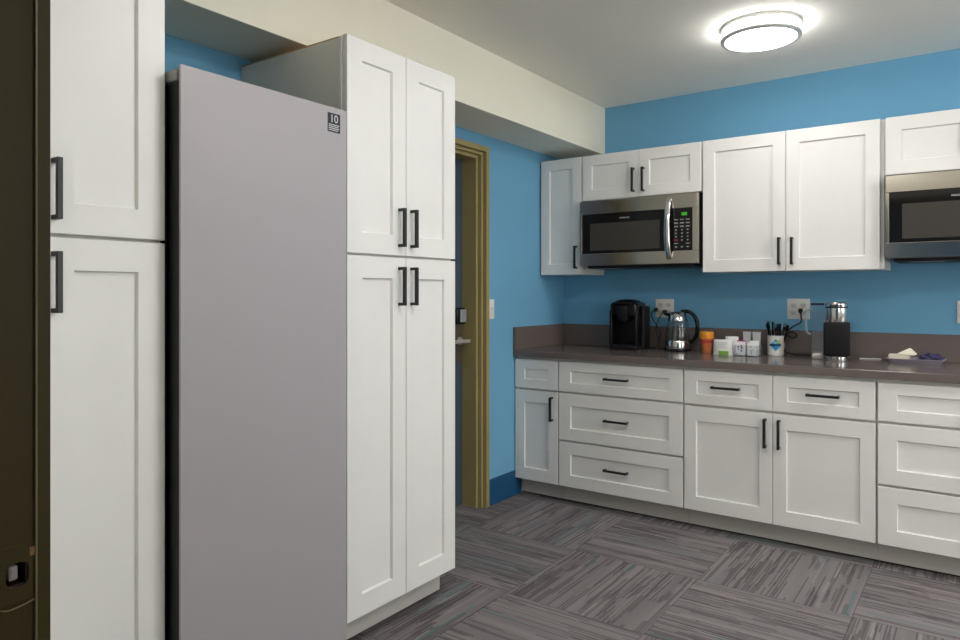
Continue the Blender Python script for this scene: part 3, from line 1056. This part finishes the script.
t = tag(mk('sweetener_pack', pillow(0.110, 0.045, 0.088, None, 0.0, 0.0, 0.45, 0.002), M['paper'], None, True, loc=(-1.208, 4.082, ZT)),
        'white paper sweetener pack with a green patch, right of the orange cup', 'pack')
bm = B(); box(bm, -0.020, 0.036, -0.0245, -0.0205, 0.003, 0.024, 0.002)
mk('green_patch', bm, M['green_print'], t, label='green printed patch')
bm = B()
for i in range(4):
    box(bm, -0.035 + (i % 2) * 0.01, 0.03 - (i % 3) * 0.008, -0.0238, -0.0215, 0.070 - i * 0.010, 0.0725 - i * 0.010)
mk('faint_print', bm, M['grey_paper'], t, label='rows of faint grey print')
tag(mk('sweetener_pack', pillow(0.075, 0.035, 0.104, None, 0.1, 0.0, 0.5, 0.002), M['paper'], None, True, loc=(-1.175, 4.135, ZT)),
    'plain white paper pack standing behind the pack with a green patch', 'pack')

# condiment organizer
org = thing('condiment_caddy', 'clear condiment caddy full of packets between the white packs and the mug', 'caddy', (-1.075, 4.115, ZT))
cw, cd, ch = 0.122, 0.130, 0.062
bm = B()
box(bm, -cw / 2, cw / 2, -cd / 2, cd / 2, 0, 0.003, 0.001)
mk('tray_base', bm, M['thin_plastic'], org)
bm = B()
for a in ((-cw / 2, cw / 2, -cd / 2, -cd / 2 + 0.002), (-cw / 2, cw / 2, cd / 2 - 0.002, cd / 2)):
    box(bm, *a, 0.003, ch)
for a in ((-cw / 2, -cw / 2 + 0.002, -cd / 2, cd / 2), (cw / 2 - 0.002, cw / 2, -cd / 2, cd / 2), (-0.001, 0.001, -cd / 2, cd / 2)):
    box(bm, *a, 0.003, ch)
box(bm, -cw / 2, cw / 2, -0.001, 0.001, 0.003, ch)
mk('clear_wall', bm, M['thin_plastic'], org, label='clear plastic walls and dividers')
def packet(x, y, w, h, lean, rz, m, label, stripe=None, z=0.0035):
    bm = B()
    box(bm, -w / 2, w / 2, -0.0028, 0.0028, 0, h, 0.002)
    o = mk('condiment_packet', bm, m, None, False, loc=(-1.075 + x, 4.115 + y, ZT + z))
    o.rotation_euler = (lean, 0, rz)
    tag(o, label, 'packet', 'packets in the condiment caddy')
    if stripe:
        bm = B()
        rr = random.Random(int(x * 1000) + 77)
        for i in range(9):
            xx = rr.uniform(-w / 2 + 0.003, w / 2 - 0.014); zz = rr.uniform(0.006, h - 0.016)
            box(bm, xx, xx + rr.uniform(0.005, 0.011), -0.0032, -0.0027, zz, zz + rr.uniform(0.005, 0.014))
        mk('print', bm, stripe, o, label='coloured print')
    return o
packet(-0.032, -0.054, 0.052, 0.072, 0.0, 0, M['paper'], 'white packet with purple print at the front left of the clear caddy', M['purple_print'])
packet(-0.032, -0.046, 0.052, 0.078, 0.0, 0.04, M['paper'], 'white packet with pale blue print right behind the purple-printed packet in the caddy', M['blue_print'])
packet(-0.032, -0.036, 0.050, 0.084, -0.05, 0.02, M['magenta'], 'magenta packet standing up at the left of the clear caddy')
packet(0.032, -0.054, 0.052, 0.066, 0.0, 0.0, M['paper'], 'white packet with blue-grey print at the front right of the clear caddy', M['grey_paper'])
packet(0.030, -0.044, 0.050, 0.076, -0.1, -0.04, M['paper'], 'plain white packet second from the front at the right of the caddy')
packet(0.036, -0.030, 0.048, 0.084, -0.08, 0.06, M['paper'], 'plain white packet third from the front at the right of the caddy')
def sleeve(x, y, label):
    bm = B()
    lathe(bm, [(0, 0), (0.018, 0), (0.024, 0.130), (0.023, 0.130), (0.017, 0.003), (0, 0.003)], seg=4, a0=PI / 4, a1=PI / 4 + 2 * PI)
    o = mk('paper_sleeve', bm, M['grey_paper'], None, loc=(-1.075 + x, 4.115 + y, ZT + 0.0035))
    o.scale = (1.25, 0.6, 1.0)
    tag(o, label, 'paper sleeve', 'grey paper sleeves in the caddy')
sleeve(-0.020, 0.045, 'left of the two tall grey paper sleeves at the back of the caddy')
sleeve(0.032, 0.045, 'right of the two tall grey paper sleeves at the back of the caddy')

# mug with utensils
MX, MY = -0.952, 4.212
mg = thing('utensil_mug', 'white mug with a blue and green diamond emblem holding black utensils', 'mug', (MX, MY, ZT))
bm = B(); lathe(bm, [(0, 0), (0.041, 0), (0.044, 0.004), (0.0445, 0.112), (0.0425, 0.114), (0.0405, 0.112), (0.040, 0.006), (0, 0.006)], seg=40)
mb = mk('mug_body', bm, M['ceramic'], mg, True)
ang = math.atan2(-MX, MY)                            # emblem turned to the doorway
def on_mug(cols, m, name, r, label):
    """decal wrapped on the mug: columns (x, z low, z high) joined by curved quads"""
    bm = B()
    front_, back_ = [], []
    for arr, rr in ((front_, r), (back_, r - 0.0014)):
        for x, z0, z1 in cols:
            a = x / 0.0445 - PI / 2 + 0.22
            arr.append([bm.verts.new((rr * math.cos(a), rr * math.sin(a), z)) for z in (z0, z1)])
    n = len(cols)
    for i in range(n - 1):
        f, g_, p, q = front_[i], front_[i + 1], back_[i], back_[i + 1]
        for quad in ((f[0], g_[0], g_[1], f[1]), (p[1], q[1], q[0], p[0]), (f[1], g_[1], q[1], p[1]), (f[0], p[0], q[0], g_[0])):
            bm.faces.new(quad)
    for i in (0, n - 1):
        bm.faces.new((front_[i][0], front_[i][1], back_[i][1], back_[i][0]))
    mk(name, bm, m, mb, label=label)
dz = 0.062
def strip(x0, x1, z0, z1, n=6):
    return [(x0 + (x1 - x0) * i / n, z0, z1) for i in range(n + 1)]
def diamond(hw_, hh, n=14):
    out = []
    for i in range(n + 1):
        x = -hw_ + 2 * hw_ * i / n
        h = max(hh * (1 - abs(x) / hw_), 0.0006)
        out.append((x, dz - h, dz + h))
    return out
on_mug(diamond(0.030, 0.035), M['logo_blue'], 'emblem', 0.0457, 'blue diamond emblem')
on_mug(strip(-0.013, 0.004, dz + 0.006, dz + 0.022), M['logo_sky'], 'emblem_sky', 0.0460, 'pale blue emblem square')
on_mug(strip(0.006, 0.022, dz + 0.010, dz + 0.027), M['logo_green'], 'emblem_green', 0.0461, 'yellow-green emblem square')
on_mug(strip(-0.034, 0.028, dz - 0.006, dz + 0.007, 12), M['logo_navy'], 'emblem_band', 0.0464, 'navy emblem band')
bm = B()
hx = math.cos(1.15), math.sin(1.15)
tube(bm, [(0.043 * hx[0], 0.043 * hx[1], 0.092), (0.068 * hx[0], 0.068 * hx[1], 0.088), (0.074 * hx[0], 0.074 * hx[1], 0.057), (0.066 * hx[0], 0.066 * hx[1], 0.030), (0.043 * hx[0], 0.043 * hx[1], 0.025)], 0.006, 10)
mk('handle', bm, M['ceramic'], mg, True)
ut = [(-0.030, -0.004, -0.20, 0.07, 'spoon'), (-0.020, 0.022, -0.13, -0.10, 'fork'), (-0.012, -0.022, -0.06, 0.10, 'knife'), (0.0, 0.022, 0.00, -0.10, 'fork'),
      (0.008, -0.026, 0.05, 0.12, 'spoon'), (0.018, 0.020, 0.12, -0.08, 'knife'), (0.024, -0.012, 0.20, 0.06, 'fork'), (0.031, 0.006, 0.27, -0.02, 'spoon')]
names_ = ['leftmost black plastic spoon leaning out of the emblem mug', 'black plastic fork second from left in the emblem mug', 'black plastic knife left of the middle in the emblem mug',
          'black plastic fork in the middle of the emblem mug', 'black plastic spoon right of the middle in the emblem mug', 'black plastic knife third from right in the emblem mug',
          'black plastic fork second from right in the emblem mug', 'rightmost black plastic spoon leaning out of the emblem mug']
for (x, y, lx, ly, kind), nm in zip(ut, names_):
    L = 0.185 + random.uniform(-0.01, 0.012)
    bm = B()
    box(bm, -0.0035, 0.0035, -0.0015, 0.0015, 0, L - 0.04, 0.0008)
    if kind == 'spoon':
        lathe(bm, [(0, 0.0), (0.007, 0.006), (0.011, 0.022), (0.009, 0.036), (0, 0.044)], c=(0, 0, L - 0.043), seg=14, sy=0.3)
    elif kind == 'fork':
        box(bm, -0.0085, 0.0085, -0.0012, 0.0012, L - 0.045, L - 0.022, 0.001)
        for k in range(4):
            xx = -0.0085 + k * 0.005
            box(bm, xx, xx + 0.0022, -0.001, 0.001, L - 0.023, L)
    else:
        box(bm, -0.006, 0.005, -0.001, 0.001, L - 0.075, L, 0.001)
    o = mk('plastic_' + kind, bm, M['black_plastic'], None, loc=(MX + x * 0.75, MY + y * 0.75, ZT + 0.0075))
    o.rotation_euler = (-ly, lx, random.uniform(-0.5, 0.5))
    tag(o, nm, kind, 'black utensils in the emblem mug')

# second coffee maker with water tank
k2 = thing('pod_coffee_maker', 'stainless and black column coffee maker with clear water tank on the right', 'coffee maker', (-0.607, 4.0, ZT), math.radians(8))
bm = B()
box(bm, -0.052, 0.052, 0.038, 0.150, 0.0, 0.290, 0.012, 3)
mk('rear_body', bm, M['black_matte'], k2, True)
bm = B()
box(bm, -0.062, 0.062, 0.0, 0.10, 0.030, 0.205, 0.010, 3)
mk('front_body', bm, M['charcoal'], k2, True, label='flat black front panel')
bm = B()
lathe(bm, [(0, 0.2055), (0.053, 0.2055), (0.0535, 0.207), (0.0535, 0.278), (0, 0.278)], c=(0, 0.055, 0), seg=40)
mk('steel_drum', bm, M['chrome'], k2, True, label='steel brew drum')
bm = B()
lathe(bm, [(0.052, 0.2785), (0.0545, 0.2795), (0.0545, 0.284), (0.052, 0.285)], c=(0, 0.055, 0), seg=40)
lathe(bm, [(0, 0.2785), (0.0525, 0.2785), (0.0525, 0.285), (0, 0.285)], c=(0, 0.055, 0), seg=40)
mk('drum_seam', bm, M['black_matte'], k2, True, label='dark seam line')
bm = B()
lathe(bm, [(0, 0.2855), (0.053, 0.2855), (0.053, 0.300), (0.046, 0.309), (0.02, 0.313), (0, 0.3135)], c=(0, 0.055, 0), seg=40)
lidk = mk('steel_lid', bm, M['chrome'], k2, True, label='domed steel lid')
bm = B(); box(bm, -0.034, 0.030, -0.002, 0.012, 0.2865, 0.2935, 0.002)
mk('lid_grip', bm, M['black_matte'], lidk, label='dark lid grip')
bm = B()
lathe(bm, [(0, 0), (0.050, 0), (0.051, 0.003), (0.051, 0.026), (0.047, 0.029), (0, 0.029)], c=(0.002, 0.036, 0), seg=36)
mk('drip_base', bm, M['chrome'], k2, True, label='round steel drip base')
# water tank standing left of the column
bm = B()
box(bm, -0.122, -0.066, 0.135, 0.245, 0.0, 0.030, 0.006)
mk('tank_base', bm, M['steel_trim'], k2, True, label='pale metal tank base')
bm = B()
for a in ((-0.122, -0.066, 0.137, 0.140), (-0.122, -0.066, 0.240, 0.243), (-0.122, -0.119, 0.140, 0.240), (-0.069, -0.066, 0.140, 0.240)):
    box(bm, *a, 0.0305, 0.290)
tk = mk('water_tank', bm, M['thin_plastic'], k2, label='clear water tank')
bm = B(); box(bm, -0.126, -0.062, 0.133, 0.247, 0.2905, 0.302, 0.003)
mk('tank_lid', bm, M['black_matte'], tk, True, label='dark tank lid')
bm = B()
tube(bm, [(-0.121, 0.165, 0.262), (-0.142, 0.155, 0.262), (-0.150, 0.152, 0.240), (-0.150, 0.152, 0.17), (-0.144, 0.154, 0.140), (-0.128, 0.160, 0.132)], 0.006, 10)
mk('tank_handle', bm, M['grip_plastic'], tk, True, label='clear tank handle')
plug_cord(k2, None, [(-0.04, 0.15, 0.03), (-0.12, 0.262, 0.012), (-0.26, 0.27, 0.02), (-0.262, 0.275, 0.11), (-0.235, 0.28, 0.135), (-0.205, 0.285, 0.12), (-0.225, 0.285, 0.10),
                     (-0.262, 0.285, 0.125), (-0.225, 0.285, 0.165), (-0.185, 0.30, 0.19), (-0.183, 0.305, 0.225), (-0.187, 0.300, 0.25)],
          (-0.187, 0.332, 0.256), rad=0.0045)

# tray with napkins and a purple wrapped bundle
TX, TY = -0.272, 4.185
tr = thing('serving_tray', 'shallow lilac-grey rectangular tray at the right end of the counter', 'tray', (TX, TY, ZT), math.radians(-2))
bm = B()
hw_, hd_ = 0.122, 0.075
def ring_(w_, d_, z, n=5, r=0.015):
    out = []
    for cx_, cy_, a0 in ((w_ - r, d_ - r, 0), (-w_ + r, d_ - r, PI / 2), (-w_ + r, -d_ + r, PI), (w_ - r, -d_ + r, 1.5 * PI)):
        for i in range(n + 1):
            a = a0 + PI / 2 * i / n
            out.append(bm.verts.new((cx_ + r * math.cos(a), cy_ + r * math.sin(a), z)))
    return out
R_ = [ring_(hw_ - 0.012, hd_ - 0.012, 0.0), ring_(hw_, hd_, 0.020), ring_(hw_ + 0.006, hd_ + 0.006, 0.021), ring_(hw_ + 0.006, hd_ + 0.006, 0.0235),
      ring_(hw_ - 0.002, hd_ - 0.002, 0.0235), ring_(hw_ - 0.014, hd_ - 0.014, 0.004)]
bm.faces.new(R_[0][::-1]); bm.faces.new(R_[-1])
for a, b in zip(R_, R_[1:]):
    for i in range(len(a)):
        j = (i + 1) % len(a)
        bm.faces.new((a[i], a[j], b[j], b[i]))
mk('tray_body', bm, M['tray'], tr, True)
for i in range(5):
    bm = B()
    box(bm, -0.046, 0.046, -0.045, 0.045, 0, 0.0068, 0.002)
    o = mk('paper_napkin', bm, M['napkin'], None, loc=(-0.343 + 0.002 * (i % 2), 4.180 - 0.001 * i, ZT + 0.0045 + i * 0.0072))
    o.rotation_euler = (0, 0, 0.03 * ((i % 3) - 1))
    tag(o, ['cream paper napkin at the bottom of the stack on the tray', 'second cream napkin from the bottom of the stack on the tray', 'middle cream napkin of the flat stack on the tray',
            'second cream napkin from the top of the flat stack on the tray', 'topmost cream napkin lying flat on the stack on the tray'][i], 'napkin', 'cream napkins on the tray')
bm = B()                                             # folded napkin: tented flap rising to a corner
P = [(-0.03, -0.045, 0.002), (0.045, -0.05, 0.0), (0.050, 0.04, 0.0), (-0.03, 0.045, 0.002), (0.022, -0.02, 0.032), (0.027, 0.02, 0.026)]
V = [bm.verts.new(p) for p in P]
V2 = [bm.verts.new((p[0], p[1], p[2] - 0.003)) for p in P]
for f in ((0, 1, 4), (1, 2, 5, 4), (2, 3, 5), (3, 0, 4, 5)):
    bm.faces.new([V[i] for i in f]); bm.faces.new([V2[i] for i in f][::-1])
for a, b in ((0, 1), (1, 2), (2, 3), (3, 0)):
    bm.faces.new((V[a], V[b], V2[b], V2[a]))
tag(mk('folded_napkin', bm, M['napkin'], None, loc=(-0.318, 4.176, ZT + 0.0445)), 'cream napkin folded to a raised point on top of the napkin stack', 'napkin')
bm = B()
bmesh.ops.create_icosphere(bm, subdivisions=4, radius=1.0)
rr = random.Random(3)
from mathutils import noise as mn
for v in bm.verts:
    n = v.co.normalized()
    k = 1 + 0.30 * mn.noise(n * 2.3) + 0.20 * mn.noise(n * 5.1 + Vector((3, 1, 2)))
    v.co = Vector((n.x * 0.052 * k, n.y * 0.044 * k, max(n.z * 0.026 * k, -0.018)))
tag(mk('wrapped_bundle', bm, M['purple_film'], None, False, loc=(-0.206, 4.188, ZT + 0.023)), 'crumpled purple wrapped bundle at the right of the tray', 'bundle')
bm = B(); cyl(bm, (-0.535, 4.262, ZT + 0.003), (-0.435, 4.280, ZT + 0.003), 0.0028, seg=8)
tag(mk('stir_stick', bm, M['white_plastic']), 'thin white stick lying on the counter left of the tray', 'stick')
